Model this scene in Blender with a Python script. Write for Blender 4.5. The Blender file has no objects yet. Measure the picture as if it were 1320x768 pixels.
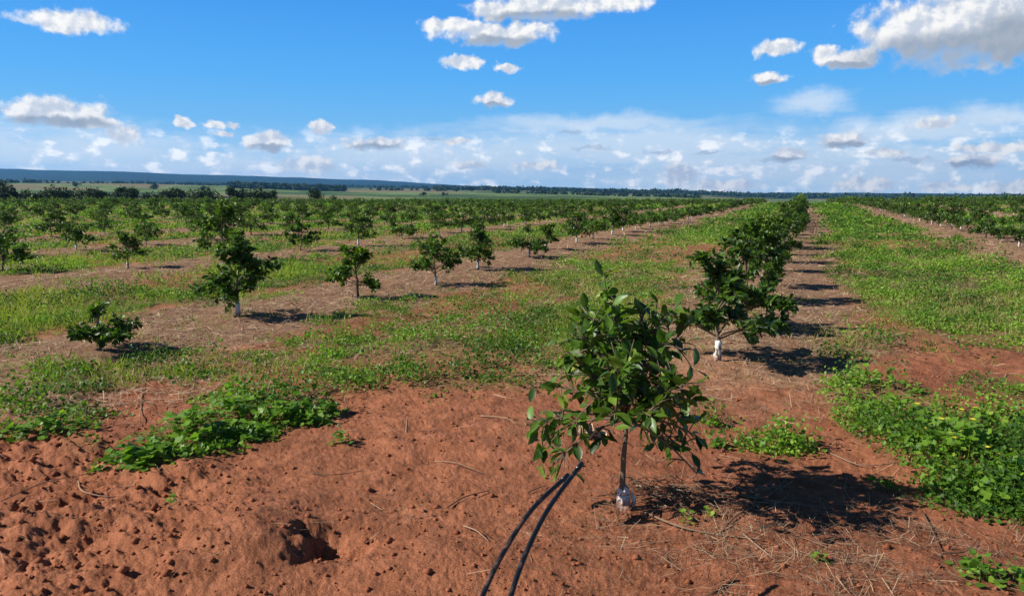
import bpy, math
import numpy as np
R = math.radians
# ---------------------------------------------------------------- camera
YAW, PIT, HC, FP = R(21.6), math.atan(136/997), 1.9, 997.0
f0 = np.array([-math.sin(YAW), math.cos(YAW), 0.]); r0 = np.array([math.cos(YAW), math.sin(YAW), 0.]); z0 = np.array([0, 0, 1.])
FW = f0*math.cos(PIT)-z0*math.sin(PIT); UP = f0*math.sin(PIT)+z0*math.cos(PIT)
sc = bpy.context.scene; COL = sc.collection
cd = bpy.data.cameras.new('camera'); cam = bpy.data.objects.new('camera', cd); COL.objects.link(cam)
cam.location = (0, 0, HC); cam.rotation_euler = (math.pi/2-PIT, 0, YAW)
cd.angle = 2*math.atan(660/997); cd.clip_start = .05; cd.clip_end = 40000
sc.camera = cam
sc.view_settings.view_transform = 'Standard'; sc.view_settings.look = 'None'
sc.view_settings.exposure = 0.50; sc.view_settings.gamma = 1
sc.render.engine = 'CYCLES'; sc.cycles.use_denoising = True
sc.cycles.max_bounces = 5; sc.cycles.transparent_max_bounces = 4; sc.cycles.volume_bounces = 0
# ---------------------------------------------------------------- sun and sky
SEL, SAZ = R(34.5), YAW+R(10)                       # elevation, direction the shadows fall
sdir = np.array([math.cos(SAZ), math.sin(SAZ), 0.])
tosun = np.array([-sdir[0]*math.cos(SEL), -sdir[1]*math.cos(SEL), math.sin(SEL)])
sl = bpy.data.lights.new('sun', 'SUN'); sl.energy = 4.9; sl.angle = R(.5); sl.color = (1, .955, .89)
so = bpy.data.objects.new('sun', sl); COL.objects.link(so); so.location = tosun*50
so.rotation_euler = (math.pi/2-SEL, 0, math.atan2(-sdir[1], -sdir[0])+math.pi/2)
W = bpy.data.worlds.new('World'); sc.world = W; W.use_nodes = True

class N:                                            # small node helper
    def __init__(s, t): s.t = t
    def n(s, ty, **k):
        o = s.t.nodes.new(ty)
        for a, b in k.items(): setattr(o, a, b)
        return o
    def put(s, sock, v):
        if isinstance(v, bpy.types.NodeSocket): s.t.links.new(v, sock)
        else:
            if hasattr(sock.default_value, '__len__') and not hasattr(v, '__len__'): v = (v,)*len(sock.default_value)
            if hasattr(v, '__len__') and len(v) == 3 and len(sock.default_value) == 4: v = (*v, 1)
            sock.default_value = v
    def m(s, op, a, b=0., c=0., clamp=False):
        o = s.n('ShaderNodeMath', operation=op, use_clamp=clamp)
        s.put(o.inputs[0], a); s.put(o.inputs[1], b); s.put(o.inputs[2], c); return o.outputs[0]
    def v(s, op, a, b=None):
        o = s.n('ShaderNodeVectorMath', operation=op); s.put(o.inputs[0], a)
        if b is not None: s.put(o.inputs[1], b)
        return o.outputs[1] if op in ('LENGTH', 'DISTANCE', 'DOT_PRODUCT') else o.outputs[0]
    def ss(s, x, a, b, lo=0., hi=1.):
        o = s.n('ShaderNodeMapRange', interpolation_type='SMOOTHSTEP')
        for i, q in enumerate((x, a, b, lo, hi)): s.put(o.inputs[i], q)
        return o.outputs[0]
    def mix(s, f, a, b, bt='MIX'):
        o = s.n('ShaderNodeMix', data_type='RGBA', blend_type=bt)
        s.put(o.inputs[0], f); s.put(o.inputs[6], a); s.put(o.inputs[7], b); return o.outputs[2]
    def noise(s, vec, scale, det=4, rough=.5, dist=0.):
        o = s.n('ShaderNodeTexNoise'); s.put(o.inputs['Vector'], vec); s.put(o.inputs['Scale'], scale)
        s.put(o.inputs['Detail'], det); s.put(o.inputs['Roughness'], rough); s.put(o.inputs['Distortion'], dist); return o.outputs[0]

def build_sky():
    t = W.node_tree; t.nodes.clear(); g = N(t)
    sky = g.n('ShaderNodeTexSky', sky_type='NISHITA', sun_disc=False); sky.sun_elevation = SEL
    sky.sun_rotation = math.atan2(tosun[0], tosun[1]); sky.altitude = 600; sky.air_density = 1.0; sky.dust_density = .3; sky.ozone_density = 1.6
    d = g.n('ShaderNodeTexCoord').outputs['Generated']
    sp = g.n('ShaderNodeSeparateXYZ'); g.put(sp.inputs[0], d)
    X, Y, Z = sp.outputs
    # azimuth from the view's heading and elevation, both in degrees
    fx = g.v('DOT_PRODUCT', d, tuple(r0)); fy = g.v('DOT_PRODUCT', d, tuple(f0))
    az = g.m('MULTIPLY', g.m('ARCTAN2', fx, fy), 57.2958); el = g.m('MULTIPLY', g.m('ARCSINE', Z), 57.2958)
    cb = g.n('ShaderNodeCombineXYZ'); g.put(cb.inputs[0], az); g.put(cb.inputs[1], el)
    P = cb.outputs[0]
    hs = g.n('ShaderNodeHueSaturation'); g.put(hs.inputs['Color'], sky.outputs[0])
    hs.inputs['Hue'].default_value = .497; hs.inputs['Saturation'].default_value = 1.32; hs.inputs['Value'].default_value = 1.0
    # deep blue, paler near the horizon; unseen sky overhead darkened to cut fill light
    grade = g.mix(g.ss(el, 0., 15.), (1.05, 1.1, 1.12), (.72, .86, 1.22))
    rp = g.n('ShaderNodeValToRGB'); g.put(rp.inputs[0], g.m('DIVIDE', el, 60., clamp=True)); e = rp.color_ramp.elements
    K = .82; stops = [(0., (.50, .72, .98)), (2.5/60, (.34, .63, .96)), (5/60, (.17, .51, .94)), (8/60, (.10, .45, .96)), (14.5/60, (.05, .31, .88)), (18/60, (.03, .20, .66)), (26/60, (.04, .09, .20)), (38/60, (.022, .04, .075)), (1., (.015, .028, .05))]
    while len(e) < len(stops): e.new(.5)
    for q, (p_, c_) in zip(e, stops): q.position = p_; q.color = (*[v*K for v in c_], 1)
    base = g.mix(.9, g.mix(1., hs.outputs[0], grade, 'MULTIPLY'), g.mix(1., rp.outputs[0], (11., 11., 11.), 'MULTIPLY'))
    def ang(px, py):
        dd = FW+r0*(px-660)/FP+UP*(384-py)/FP; dd /= np.linalg.norm(dd)
        return math.degrees(math.atan2(dd@r0, dd@f0)), math.degrees(math.asin(dd[2]))
    KX = math.degrees(1/FP)
    def warp(scale, amp):
        o = g.n('ShaderNodeTexNoise'); g.put(o.inputs['Vector'], P); o.inputs['Scale'].default_value = scale; o.inputs['Detail'].default_value = 5; o.inputs['Roughness'].default_value = .6
        w = g.v('SUBTRACT', o.outputs[1], (.5, .5, .5)); return g.v('ADD', P, g.v('MULTIPLY', w, (amp, amp*.6, 0)))
    PW = warp(.9, 1.6)
    def field(lst, vec):
        acc = None
        for px, py, rx, ry in lst:
            a, e = ang(px, py); ra = rx*KX; re = ry*KX
            mp = g.n('ShaderNodeMapping'); g.put(mp.inputs[0], vec)
            mp.inputs['Scale'].default_value = (1/ra, 1/re, 0); mp.inputs['Location'].default_value = (-a/ra, -e/re, 0)
            l = g.v('LENGTH', mp.outputs[0]); acc = l if acc is None else g.m('MINIMUM', acc, l)
        return g.m('SUBTRACT', 1., acc)
    cum = [(1225, 30, 108, 42), (1290, 20, 90, 56), (1155, 46, 48, 24), (1300, 52, 60, 26), (1105, 75, 32, 12), (1060, 72, 22, 14), (1000, 63, 30, 11), (985, 103, 28, 9),
           (700, 8, 100, 15), (790, 2, 50, 14), (640, 42, 88, 17), (575, 33, 40, 10), (635, 15, 30, 14), (600, 80, 34, 9), (655, 88, 20, 6), (635, 129, 27, 11),
           (88, 27, 56, 15), (68, 143, 66, 18), (120, 158, 40, 9), (236, 158, 13, 7), (278, 160, 16, 6), (302, 161, 9, 5), (343, 181, 32, 11), (288, 172, 14, 5), (415, 165, 14, 9),
           (485, 184, 48, 8), (590, 182, 20, 6), (160, 175, 22, 16), (1020, 198, 30, 8), (1245, 207, 36, 9), (1085, 180, 38, 9), (1140, 197, 26, 6), (1205, 160, 26, 8), (1285, 190, 50, 8),
           (610, 213, 26, 7), (690, 213, 32, 8), (878, 228, 24, 18), (400, 213, 38, 14), (1120, 238, 44, 10), (1215, 242, 30, 8), (1300, 242, 30, 9), (930, 240, 60, 9), (20, 205, 40, 9), (90, 185, 60, 14), (500, 216, 30, 6), (760, 225, 30, 6), (1000, 237, 30, 6)]
    F = field(cum[:42], PW)
    n1 = g.noise(P, .75, 7, .55); n2 = g.noise(g.v('ADD', P, (-.32, .34, 0)), .75, 4, .55)
    dens = g.m('ADD', g.m('MULTIPLY', F, 1.35), g.m('MULTIPLY', g.m('SUBTRACT', n1, .5), 2.3))
    a1 = g.ss(dens, -.05, .66)
    # grey undersides, shade put into the cloud colour
    dark = [(1240, 66, 120, 26), (1310, 52, 60, 36), (700, 22, 90, 8), (640, 55, 70, 9), (75, 158, 60, 8), (1100, 84, 40, 6), (488, 190, 46, 6), (1245, 213, 36, 7), (635, 136, 20, 5), (345, 190, 25, 5), (985, 108, 25, 4), (1085, 186, 34, 5),
            (730, 171, 24, 4), (760, 191, 34, 5), (850, 196, 26, 4), (560, 178, 22, 3), (1010, 205, 40, 4), (912, 197, 30, 3), (1180, 205, 40, 4)]
    FD = field(dark, PW)
    relief = g.ss(g.m('SUBTRACT', n1, n2), -.12, .14)  # shifted noise puts sunlit and shaded sides into the cloud colour
    dk = g.ss(g.m('ADD', g.m('MULTIPLY', FD, 1.3), g.m('MULTIPLY', g.m('SUBTRACT', n1, .5), .7)), -.15, .7)
    lit = g.mix(relief, (.60, .66, .76), (1.0, .985, .96))
    ccol = g.mix(g.m('MULTIPLY', dk, .85), lit, (.30, .36, .45))
    # thin grey puffs seen against the veil
    a3 = g.m('MULTIPLY', g.ss(g.m('ADD', FD, g.m('MULTIPLY', g.m('SUBTRACT', n1, .5), 1.8)), .1, .7), .7)
    # high veil and low bank near the horizon
    veil = field([(840, 190, 300, 34), (560, 205, 300, 30), (1000, 215, 330, 32), (1050, 132, 50, 15), (1285, 152, 46, 18), (100, 195, 170, 34), (1180, 168, 160, 18), (300, 222, 300, 22), (760, 160, 170, 14)], warp(.35, 3.2))
    st = g.n('ShaderNodeMapping'); g.put(st.inputs[0], P); st.inputs['Scale'].default_value = (.16, 1.1, 1)
    n3 = g.noise(st.outputs[0], .8, 6, .6, .4)
    a2 = g.m('MULTIPLY', g.ss(g.m('ADD', veil, g.m('MULTIPLY', g.m('SUBTRACT', n3, .5), 1.5)), -.3, .8), .68)
    st2 = g.n('ShaderNodeMapping'); g.put(st2.inputs[0], P); st2.inputs['Scale'].default_value = (.75, 1.25, 1)
    n4 = g.noise(st2.outputs[0], .8, 6, .55)
    n5 = g.noise(P, .13, 3, .5)
    band = g.m('MULTIPLY', g.ss(el, 5.2, 2.6), g.ss(g.m('ADD', n4, g.m('MULTIPLY', g.m('SUBTRACT', n5, .5), .4)), .46, .66))
    a4 = g.m('MULTIPLY', band, .85)
    CL = 9.2                                        # brightness of sunlit cloud in the sky's own units
    def up(c): return g.mix(1., c, (CL, CL, CL), 'MULTIPLY')
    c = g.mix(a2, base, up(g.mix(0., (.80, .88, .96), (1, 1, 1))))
    c = g.mix(a4, c, up(g.mix(g.ss(n4, .50, .64), (.80, .88, .98), (1.22, 1.20, 1.16))))
    c = g.mix(a3, c, up(g.mix(0., (.43, .53, .68), (1, 1, 1))))
    c = g.mix(a1, c, up(ccol))
    c = g.mix(g.ss(el, -.2, -2.), c, (2.2, 1.4, 1.0))
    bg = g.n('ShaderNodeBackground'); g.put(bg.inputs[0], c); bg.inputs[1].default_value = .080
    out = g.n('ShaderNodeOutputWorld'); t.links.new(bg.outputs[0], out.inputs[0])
    W.cycles.sampling_method = 'MANUAL'; W.cycles.sample_map_resolution = 512
build_sky()

# ---------------------------------------------------------------- numbers
rng = np.random.default_rng(11)
def sm(x, a, b): t = np.clip((x-a)/(b-a), 0, 1); return t*t*(3-2*t)
def _h(i, j, s):
    n = (i.astype(np.int64)*374761393+j.astype(np.int64)*668265263+s*974634777) & 0xffffffff
    n = ((n ^ (n >> 13))*1274126177) & 0xffffffff
    return ((n ^ (n >> 16)) & 0xffff)/65535.
def vn(x, y, s=0):
    i = np.floor(x); j = np.floor(y); u = x-i; v = y-j; u = u*u*u*(u*(u*6-15)+10); v = v*v*v*(v*(v*6-15)+10)
    a = _h(i, j, s); b = _h(i+1, j, s); c = _h(i, j+1, s); d = _h(i+1, j+1, s)
    return (a*(1-u)+b*u)*(1-v)+(c*(1-u)+d*u)*v
def fbm(x, y, s=0, o=4, g=.5):
    x = np.asarray(x, float); y = np.asarray(y, float)
    r = 0; a = 1; t = 0
    for k in range(o):
        r = r+a*vn(x*1.03+k*7.7, y*.97-k*3.1, s+k); t += a; a *= g; x, y = x*1.62-y*1.18, x*1.18+y*1.62
    return r/t
def pix(px, py, zz=0.):
    d = FW+r0*(px-660)/FP+UP*(384-py)/FP; t = (zz-HC)/d[2]; return d*t+z0*HC
def polar(x, y):                                     # distance and the picture column a point lies under
    q = x*r0[0]+y*r0[1]; w = x*f0[0]+y*f0[1]; r = np.hypot(x, y)
    az = np.arctan2(q, w); return r, az, 660+FP*np.tan(np.clip(az, -1.2, 1.2))
# far terrain: for each bearing the height line (as picture row) at each distance
BC = np.array([-900, 0, 150, 300, 450, 660, 850, 1000, 1320, 2400.])
BR = np.array([110, 180, 250, 420, 700, 1100, 1500, 2200, 3200, 4600, 5600, 6600, 8000, 11000.])
BT = np.array([
 [264, 264, 264, 264, 264, 265, 265, 265, 264, 264],
 [262, 262, 262, 262, 262, 262, 262, 261.5, 260.5, 260],
 [261, 261, 261, 261, 261, 260, 260, 262, 261, 260],
 [259, 259, 259, 259, 259, 259, 260, 264, 263, 262],
 [254, 254, 254, 254.5, 255, 255.5, 258, 262, 263, 262],
 [244, 245, 246, 247.5, 250, 251.5, 255, 260, 261, 260],
 [236, 236.5, 237.5, 240.5, 245, 247.5, 252, 257, 259, 258],
 [234.5, 235.5, 237, 240, 243, 245.5, 250, 256, 258, 257],
 [233, 234.5, 236, 238.5, 241.5, 244.5, 248.5, 253.5, 256, 255],
 [231, 231.5, 233, 235.5, 239, 243.5, 247.5, 252, 254, 254],
 [225, 225.5, 226.5, 230.5, 235.5, 242, 246.8, 251, 252.5, 252],
 [218.5, 219.5, 221.5, 226.5, 232.5, 240.5, 246.2, 250, 250.6, 250],
 [226, 226, 227, 230, 236, 243, 247, 251, 252, 251],
 [240, 240, 241, 243, 245, 247, 249, 252, 252, 252.]])
def rowcurve(y): return -1.6*(np.clip(y, 0, 300)/120.)**2
def rowoff(x, y):                                    # signed distance to the nearest tree row
    u = x-rowcurve(y)+1.0; return (u+3.55) % 7.1-3.55
def bumpf(x, y, cx, cy, r, k=2.):
    return np.exp(-(((x-cx)**2+(y-cy)**2)/r**2)**(k/2))
A0 = pix(395, 700)[:2]
def height(x, y, fine=True):
    x = np.asarray(x, float); y = np.asarray(y, float)
    r, az, px = polar(x, y)
    near = .25*sm(x, 0, 14)*sm(y, 8, 50)-.0*x+.22*(fbm(x/16, y/16, 5, 3)-.5)*sm(r, 8, 30)
    rr = np.log(np.clip(r, BR[0], BR[-1])); lr = np.log(BR)
    k = np.clip(np.searchsorted(lr, rr)-1, 0, len(BR)-2); t = (rr-lr[k])/(lr[k+1]-lr[k])
    c = np.clip(np.searchsorted(BC, px)-1, 0, len(BC)-2); s = np.clip((px-BC[c])/(BC[c+1]-BC[c]), 0, 1); s = s*s*(3-2*s)*.5+s*.5
    yy = (BT[k, c]*(1-s)+BT[k, c+1]*s)*(1-t)+(BT[k+1, c]*(1-s)+BT[k+1, c+1]*s)*t
    rc = np.clip(r, BR[0], 12000)
    far = HC+(248-yy)/FP*rc*np.clip(np.cos(az), .35, 1)
    far = far+(fbm(x/900, y/900, 9, 4)-.5)*45*sm(r, 3500, 6500)+(fbm(x/160, y/160, 3, 3)-.5)*3*sm(r, 300, 900)
    b = sm(r, 60, 125); z = near*(1-b)+far*b
    if fine:
        fd = 1-sm(r, 35, 70)
        c = rowoff(x, y)
        z = z+fd*(.05*np.exp(-(c/.8)**2)*sm(r, 6, 10)+.07*(fbm(x*1.1, y*1.1, 21, 4)-.5)+.035*(fbm(x*5, y*5, 31, 3)-.5)*(1-sm(r, 18, 30)))
        n = 1-sm(r, 9, 14)
        z = z+n*(.015*(fbm(x*13, y*13, 41, 4, .6)-.5)+.010*(fbm(x*50, y*50, 43, 2)-.5)-.006*sm(fbm(x*8, y*8, 45, 3), .6, .74))
        t0 = pix(20, 640)[:2]; tx = (x-t0[0])*r0[0]+(y-t0[1])*r0[1]; ty = (x-t0[0])*f0[0]+(y-t0[1])*f0[1]-.22*tx
        tr = np.exp(-(np.abs(ty-.02)/.30)**4)*(1-sm(tx, .35, .8))
        q = sm(-(x+.35*y), 1.55, 2.15)*(1-sm(y+x*.2, 2.9, 3.7)); w = q*n
        w = w*(1-.85*tr); z = z+w*(.15*(fbm(x*1.9, y*2.6, 55, 3)-.5)+.17*(np.abs(fbm(x*2.6+y*.9, y*5.2, 51, 5, .55)-.5)-.07)+.03*(fbm(x*9, y*9, 53, 4, .6)-.5)+.010*sm(fbm(x*11, y*11, 61, 3), .52, .62)*fbm(x*2, y*2, 63, 2)+.014*(fbm(x*34, y*34, 71, 3)-.5))
        # the spill of soil round the pit and the pit with its steep left side
        ax, ay = A0
        dx = (x-ax)*r0[0]+(y-ay)*r0[1]; dy = (x-ax)*f0[0]+(y-ay)*f0[1]
        z = z+n*(.15*np.exp(-((dx+.40)/.40)**2-((dy-.05)/.42)**2)+.06*np.exp(-((dx-.9)/.8)**2-((dy+.25)/.3)**2))
        e = dx+.02+.22*(fbm(x*7, y*7, 81, 4, .55)-.5)+.35*np.maximum(-dy-.02, 0)
        pit = sm(e, -.05, .13)*(1-sm(dx+.3*(fbm(x*6, y*6, 83, 3)-.5), .12, .60))*np.exp(-((dy+.10*dx)/(.24-.2*np.clip(dx, 0, .6)+.12*(fbm(x*5, y*5, 85, 3)-.5)))**2)
        z = z-n*(.125*pit+.05*pit*(fbm(x*18, y*18, 87, 3)-.5))
        # wheel marks pressed into the soil at the left
        z = z+n*tr*(-.04+.030*np.sin((ty+.03*np.sin(tx*4+1)+.03*fbm(x*4, y*4, 95, 2))*2*math.pi/.115)*(.5+.5*sm(fbm(x*5, y*2, 97, 2), .3, .5)))
        z = z-n*tr*.03*sm(np.sin((tx+.5*ty)*2*math.pi/.13+1.5*fbm(x*3, y*3, 99, 2)), .1, .8)*sm(-ty, -.02, .06)
        # shallow groove from the hose towards the left
        z = z+n*.05*bumpf(x, y, *pix(560, 560)[:2], .8)*(fbm(x*3, y*3, 91, 3)-.2)
    return z
# how green each spot is, 0..1 : list of patches near the camera, strips between the rows beyond
PATCH = []                                           # world x, y, radius across, radius away, strength, kind
def patch(px, py, rx, ry, s, kind):
    p = pix(px, py); d = np.hypot(p[0], p[1]); PATCH.append((p[0], p[1], rx*d/FP, ry*d/FP*(d/1.9), s, kind))
for a in [(175, 595, 48, 13, 1., 0), (235, 575, 70, 20, 1., 0), (300, 550, 80, 20, 1., 0), (370, 535, 70, 16, 1., 0), (330, 515, 60, 10, .9, 0), (415, 542, 25, 9, .9, 0),
          (60, 545, 50, 12, .6, 0), (30, 525, 40, 8, .6, 0), (110, 580, 30, 7, .5, 0), (440, 570, 10, 4, .8, 0),
          (1140, 505, 70, 17, .6, 0), (1180, 535, 90, 24, .6, 0), (1120, 545, 45, 14, .6, 0), (1230, 575, 75, 28, .6, 0), (1290, 600, 60, 36, .6, 0), (1270, 640, 60, 22, .6, 0), (1300, 505, 40, 16, .7, 0), (1400, 620, 80, 60, .6, 0), (1310, 545, 40, 20, .6, 0),
          (990, 575, 55, 12, .75, 1), (910, 545, 22, 7, .6, 0), (925, 575, 16, 6, .7, 0), (1250, 742, 22, 7, .8, 0), (1310, 752, 20, 8, .6, 0),
          (610, 490, 80, 12, .8, 1), (665, 495, 40, 10, .7, 1), (480, 480, 90, 12, .6, 1), (540, 455, 90, 9, .55, 1), (420, 500, 60, 8, .5, 1), (200, 480, 150, 9, .85, 1), (330, 462, 130, 9, .95, 1), (450, 440, 110, 8, .95, 1), (110, 498, 70, 8, .7, 1)]:
    patch(a[0], a[1], a[2], a[3], a[4]*.95, a[5])
def green(x, y):
    r, az, px = polar(x, y); w = x*f0[0]+y*f0[1]
    c = np.abs(rowoff(x, y)); n = fbm(x*.55, y*.55, 101, 4)-.5; n2 = fbm(x*1.9, y*1.9, 111, 3)-.5
    strip = sm(c+n*2.0+n2*.8, 1.15, 2.0)
    holes = sm(fbm(x*.33, y*.33, 121, 3)+n2*.35, .36, .50)
    g = strip*(.35+.65*holes)
    left = x < rowcurve(y)-1.0
    u1 = (x-rowcurve(y))
    g = np.where((u1 > -7.6) & left & (w < 16), g*(.75+.25*sm(w, 9, 15)), g)
    g = np.where(left, g*sm(w+n*2, 7.2, 9.5), g*sm(w+n*2.5, 8.3, 10.2))
    # worn red gap left of the row, seen beyond the second tree
    g = g*(1-.95*bumpf(x, y, *pix(940, 322)[:2], 2.6))*(1-.9*bumpf(x, y, *pix(1290, 462)[:2], 1.2))
    for a, b, ra, rb, s, k in PATCH:
        dx = (x-a)*r0[0]+(y-b)*r0[1]; dy = (x-a)*f0[0]+(y-b)*f0[1]
        g = np.maximum(g, s*sm(1.25-np.sqrt((dx/ra)**2+(dy/rb)**2)+n2*1.1, 0, .5))
    return g
def straw(x, y):
    r, az, px = polar(x, y); w = x*f0[0]+y*f0[1]; c = np.abs(rowoff(x, y)); n = fbm(x*.9, y*.9, 131, 4)-.5
    u1 = x-rowcurve(y)
    s = 1-sm(c+n*1.2, 1.2, 2.0)
    near = np.where(x < -5.2, sm(w, 5.2, 6.6), sm(w+n*3, 6.4, 9.2))
    return s*near*(1-sm(r, 235, 255))
# ---------------------------------------------------------------- mesh helpers
def mk(name, V, faces=None, loops=None, totals=None, mat=None, parent=None, attrs=None, smooth=True, link=True):
    me = bpy.data.meshes.new(name)
    V = np.ascontiguousarray(V, dtype=np.float32)
    if faces is not None:
        totals = np.array([len(f) for f in faces], np.int32); loops = np.array([i for f in faces for i in f], np.int32)
    loops = np.ascontiguousarray(loops, dtype=np.int32); totals = np.ascontiguousarray(totals, dtype=np.int32)
    me.vertices.add(len(V)); me.vertices.foreach_set('co', V.ravel())
    me.loops.add(len(loops)); me.loops.foreach_set('vertex_index', loops)
    me.polygons.add(len(totals)); st = np.zeros(len(totals), np.int32); st[1:] = np.cumsum(totals)[:-1]
    me.polygons.foreach_set('loop_start', st)
    me.polygons.foreach_set('use_smooth', np.full(len(totals), smooth))
    for k, v in (attrs or {}).items():
        v = np.ascontiguousarray(v, dtype=np.float32)
        if v.ndim == 1: a = me.attributes.new(k, 'FLOAT', 'POINT'); a.data.foreach_set('value', v)
        else: a = me.attributes.new(k, 'FLOAT_COLOR', 'POINT'); a.data.foreach_set('color', np.c_[v, np.ones(len(v))].astype(np.float32).ravel())
    me.update(calc_edges=True)
    if mat: me.materials.append(mat)
    if not link: return me
    o = bpy.data.objects.new(name, me); COL.objects.link(o)
    if parent: o.parent = parent
    return o
def tag(o, label=None, cat=None, group=None, kind=None):
    for k, v in (('label', label), ('category', cat), ('group', group), ('kind', kind)):
        if v: o[k] = v
    return o
class Bag:                                           # gathers pieces for one mesh
    def __init__(s): s.V = []; s.L = []; s.T = []; s.A = []; s.n = 0
    def add(s, V, L, T, A=None):
        s.V.append(V); s.L.append(np.asarray(L)+s.n); s.T.append(np.asarray(T)); s.A.append(np.zeros(len(V)) if A is None else A); s.n += len(V); return s
    def mesh(s, name, mat, parent=None, link=True, smooth=True):
        return mk(name, np.concatenate(s.V), loops=np.concatenate(s.L), totals=np.concatenate(s.T), mat=mat, parent=parent, attrs={'tint': np.concatenate(s.A)}, link=link, smooth=smooth)
def nrm(a): return a/np.maximum(np.linalg.norm(a, axis=-1, keepdims=True), 1e-9)
T_CIT = (np.array([[0, 0, 0], [.25, .18, .05], [.55, .25, .05], [.82, .14, .0], [.25, 0, .01], [.55, 0, -.02], [.82, 0, -.09], [.25, -.18, .05], [.55, -.25, .05], [.82, -.14, .0], [1, 0, -.15]]),
         [(0, 4, 1), (1, 4, 5, 2), (2, 5, 6, 3), (3, 6, 10), (0, 7, 4), (4, 7, 8, 5), (5, 8, 9, 6), (6, 9, 10)])
T_Q = (np.array([[0, 0, 0], [.5, .24, .05], [1, 0, -.08], [.5, -.24, .05]]), [(0, 3, 2, 1)])
T_BL = (np.array([[0, .06, 0], [0, -.06, 0], [.55, -.05, 0], [1, 0, -.1], [.55, .05, 0]]), [(0, 1, 2, 4), (4, 2, 3)])
T_ST = (np.array([[-.5, .02, 0], [-.5, -.02, 0], [.5, -.02, .01], [.5, .02, .01]]), [(0, 1, 2, 3)])
_a = np.linspace(0, 2*math.pi, 11)[:-1]; _rr = .5*(1+.13*np.cos(_a*5+.3)); _rr[5] = .30
T_RND = (np.r_[[[.45, 0, 0]], np.c_[.5+_rr*np.cos(_a), _rr*np.sin(_a)*1.05, .10*np.abs(np.sin(_a))+.03*np.cos(_a*5)]],
         [(0, 1+i, 1+(i+1) % 10) for i in range(10)])
def scat(bag, T, pos, u, nv, size, tint, wid=1.):
    t, F = T; u = nrm(u); nv = nrm(nv-u*(nv*u).sum(1, keepdims=True)); v = np.cross(nv, u)
    s = np.asarray(size)[:, None, None] if np.ndim(size) else size
    w = np.asarray(wid)[:, None, None] if np.ndim(wid) else wid
    V = pos[:, None]+s*(t[None, :, 0:1]*u[:, None]+w*t[None, :, 1:2]*v[:, None]+t[None, :, 2:3]*nv[:, None])
    k = len(t); n = len(pos); fl = np.array([i for f in F for i in f]); ft = np.array([len(f) for f in F])
    bag.add(V.reshape(-1, 3), (fl[None]+np.arange(n)[:, None]*k).ravel(), np.tile(ft, n), np.repeat(tint, k))
def tube(bag, pts, rad, seg=6, tint=0., cap=True):
    pts = np.asarray(pts, float); rad = np.broadcast_to(np.asarray(rad, float), (len(pts),)); n = len(pts)
    d = nrm(np.gradient(pts, axis=0)); ref = np.array([.31, .17, .93]) if abs(d[0][2]) < .8 else np.array([1., .1, 0])
    a = nrm(np.cross(d, ref)); b = np.cross(d, a); th = np.arange(seg)*2*math.pi/seg
    V = pts[:, None]+rad[:, None, None]*(np.cos(th)[None, :, None]*a[:, None]+np.sin(th)[None, :, None]*b[:, None])
    L = []
    for i in range(n-1):
        for j in range(seg): L += [i*seg+j, i*seg+(j+1) % seg, (i+1)*seg+(j+1) % seg, (i+1)*seg+j]
    T = [4]*((n-1)*seg)
    if cap: L += list(range(seg))[::-1]+list(range((n-1)*seg, n*seg)); T += [seg, seg]
    bag.add(V.reshape(-1, 3), L, T, np.full(n*seg, tint))
def rdir(g, n, up=0.):
    v = g.normal(size=(n, 3)); v[:, 2] += up; return nrm(v)
# ---------------------------------------------------------------- materials
def material(name):
    m = bpy.data.materials.new(name); m.use_nodes = True; t = m.node_tree; b = t.nodes['Principled BSDF']; return m, N(t), b
def tinted(name, cols, rough=.5, spec=.4, transl=0., var=.25, scale=14., bump=0.):
    m, g, b = material(name)
    a = g.n('ShaderNodeAttribute', attribute_name='tint'); o = g.n('ShaderNodeObjectInfo')
    f = g.m('ADD', a.outputs['Fac'], g.m('MULTIPLY', g.m('SUBTRACT', o.outputs['Random'], .5), .20), clamp=True)
    cr = g.n('ShaderNodeValToRGB'); g.put(cr.inputs[0], f); e = cr.color_ramp.elements
    while len(e) < len(cols): e.new(.5)
    for i, c in enumerate(cols): e[i].position = i/(len(cols)-1); e[i].color = (*c, 1)
    tc = g.n('ShaderNodeTexCoord').outputs['Object']
    n = g.noise(tc, scale, 3)
    c = g.mix(1., cr.outputs[0], g.mix(n, (1-var,)*3, (1+var,)*3), 'MULTIPLY')
    g.put(b.inputs['Base Color'], c); b.inputs['Roughness'].default_value = rough; b.inputs['Specular IOR Level'].default_value = spec
    if bump:
        bp = g.n('ShaderNodeBump'); bp.inputs['Strength'].default_value = bump; bp.inputs['Distance'].default_value = .01
        g.put(bp.inputs['Height'], g.noise(tc, scale*5, 4)); g.t.links.new(bp.outputs[0], b.inputs['Normal'])
    if transl:
        tr = g.n('ShaderNodeBsdfTranslucent'); g.put(tr.inputs[0], g.mix(1., c, (1.5, 1.7, .6), 'MULTIPLY'))
        ms = g.n('ShaderNodeMixShader'); ms.inputs[0].default_value = transl
        g.t.links.new(b.outputs[0], ms.inputs[1]); g.t.links.new(tr.outputs[0], ms.inputs[2])
        g.t.links.new(ms.outputs[0], g.t.nodes['Material Output'].inputs[0])
    return m
M_LEAF = tinted('citrus_leaf', [(.013, .037, .006), (.045, .10, .013), (.115, .215, .024), (.28, .36, .05)], .42, .45, .30, .3)
M_WEED = tinted('weed_leaf', [(.045, .10, .012), (.10, .21, .018), (.19, .33, .03), (.35, .44, .07)], .5, .35, .35, .25, 9)
M_GRASS = tinted('grass_blade', [(.08, .15, .02), (.17, .26, .035), (.28, .33, .06), (.38, .30, .13)], .6, .25, .35, .2, 3)
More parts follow.
